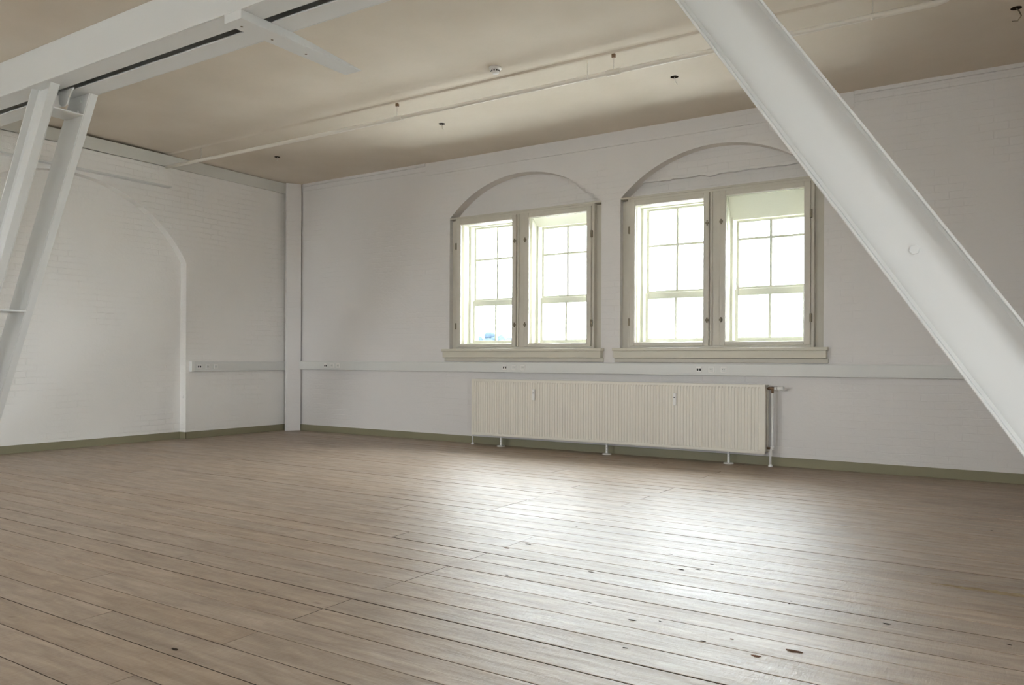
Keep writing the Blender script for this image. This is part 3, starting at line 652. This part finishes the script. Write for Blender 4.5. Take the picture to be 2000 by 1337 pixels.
# left connection
part(MB().tube([(RX0+.004, yv, .185), (RX0-.016, yv, .180), (RX0-.034, yv, .162), (RX0-.040, yv, .13), (RX0-.040, yv, .015)], .0115, 14), 'return_pipe', M_white, rad, smooth=True)
part(MB().lathe([(.022, 0), (.022, .012), (.014, .026)], RX0-.040, yv, 20), 'floor_collar', M_white, rad)
part(MB().tube([(RX0+.002, yv, .186), (RX0-.014, yv, .181)], .016, 8), 'valve_nut', M_brass, rad)

# ================================================================== marks lost from the boards: knot holes and chips
def knot(x, y, rx, ry, m, seed):
    rg = random.Random(seed); n = 14; pts = []
    for k in range(n):
        a = 2*math.pi*k/n; q = rg.uniform(.75, 1.15); pts.append((x+rx*q*math.cos(a), y+ry*q*math.sin(a), .0012))
    part(MB().prism(pts, (0, 0, .0007)), 'knot_hole', m, floor)
KN = [(-.768, 3.243, .034, .012, M_knot), (-.877, 3.106, .020, .010, M_knot), (-1.015, 3.238, .008, .005, M_knot)]
KN += [(-2.657, 4.04, .022, .012, M_knot), (-2.60, 4.20, .022, .010, M_dark)]
for k, (x, y, rx, ry, mm) in enumerate(KN): knot(x, y, rx, ry, mm, k)
PIX = [(1363, 1112, .016, .006), (1330, 1112, .022, .007), (1235, 1211, .020, .006), (1289, 1213, .006, .004), (1221, 1265, .014, .004), (1373, 1252, .014, .006), (1732, 1218, .016, .006), (1310, 1082, .014, .004), (1391, 1102, .012, .004), (1545, 1174, .006, .004), (1541, 1179, .006, .004), (990, 1123, .010, .007), (1155, 1117, .018, .006), (1152, 1177, .010, .005), (1971, 1259, .010, .004), (1126, 1028, .008, .003), (1937, 1036, .010, .004), (342, 1268, .02, .008)]
for k, (px, py, rx, ry) in enumerate(PIX):
    v_ = d+r*((px-1000)/F)+u*((668.5+SHY-py)/F); tt = -CH/v_.z; knot(v_.x*tt, v_.y*tt, rx, ry, M_dark, 40+k)

rg = random.Random(5); up = []; lo = []
for k in range(26):
    x = -.42+k*.02; hw = min(1, k/8)*.03; up.append((x, 4.655+hw*rg.uniform(.5, 1.2)-.02, .0010)); lo.append((x, 4.655-hw*rg.uniform(.5, 1.2)-.02, .0010))
up.append((.12, 4.67, .0010)); lo.append((.12, 4.60, .0010))
part(MB().prism(lo+up[::-1], (0, 0, .0006)), 'splintered_patch', mat('bare_splintered_wood', (.40, .33, .20), .8, .2, bump=(60, .6, .004), var=(25, .2, (.24, .17, .09))), floor, label='bare splintered patch worn through the varnish')
# ================================================================== OUTSIDE
struct(MB().box(-400, 400, -400, 500, -9.5, -9), 'ground', M_bounce_ground, 'unseen ground outside, kept pale to bounce light indoors')
def tree(x, y, h, wd, label, seed):
    t = thing('tree', label, 'tree', (x, y, -9), 'hazy trees beyond the windows'); rg = random.Random(seed); bm = bmesh.new()
    for k in range(9):
        rr_ = wd*rg.uniform(.28, .5); c = Vector((x+rg.uniform(-.5, .5)*wd, y+rg.uniform(-.3, .3)*wd, -9+h-rr_-rg.random()*h*.35))
        mtx = Matrix.Translation(c) @ Matrix.Diagonal((rr_*1.1, rr_, rr_*.85, 1)); g0 = bmesh.ops.create_icosphere(bm, subdivisions=3, radius=1, matrix=mtx)
        for v2 in g0['verts']: v2.co += (v2.co-c)*rg.uniform(-.12, .14)
    q = MB(); q.b.free(); q.b = bm; part(q, 'crown', M_leaf, t, smooth=True)
    part(MB().tube([(x, y, -9), (x, y, -9+h*.6)], [wd*.07, wd*.04], 8), 'trunk', M_bark, t)
def px2(px, dist):
    v_ = d+r*((px-1000)/F); return v_.x*dist, v_.y*dist
k = 0
for px, h, wd, dist, lb in ((934, 15.2, 3.2, 150, 'hazy tree seen at the left edge of the left window'), (953, 16.6, 3.6, 164, 'rounded hazy tree in the left window beside its brick reveal'), (975, 16.0, 3.6, 178, 'low hazy tree left of the glazing bar in the left window'), (995, 15.4, 3.0, 150, 'hazy tree beside the middle post of the left window'),
                      (1368, 15.8, 3.2, 164, 'pale tree low at the middle post of the right window'), (1452, 17.0, 3.2, 150, 'tallest pale tree in the right light of the right window'), (1476, 15.6, 3.6, 164, 'low pale tree left of the last glazing bar'), (1530, 15.0, 3.6, 150, 'low pale tree right of the last glazing bar'), (1560, 15.8, 3.4, 164, 'low pale tree at the far right of the right window')):
    x, y = px2(px, dist); tree(x, y, h, wd, lb, k); k += 1
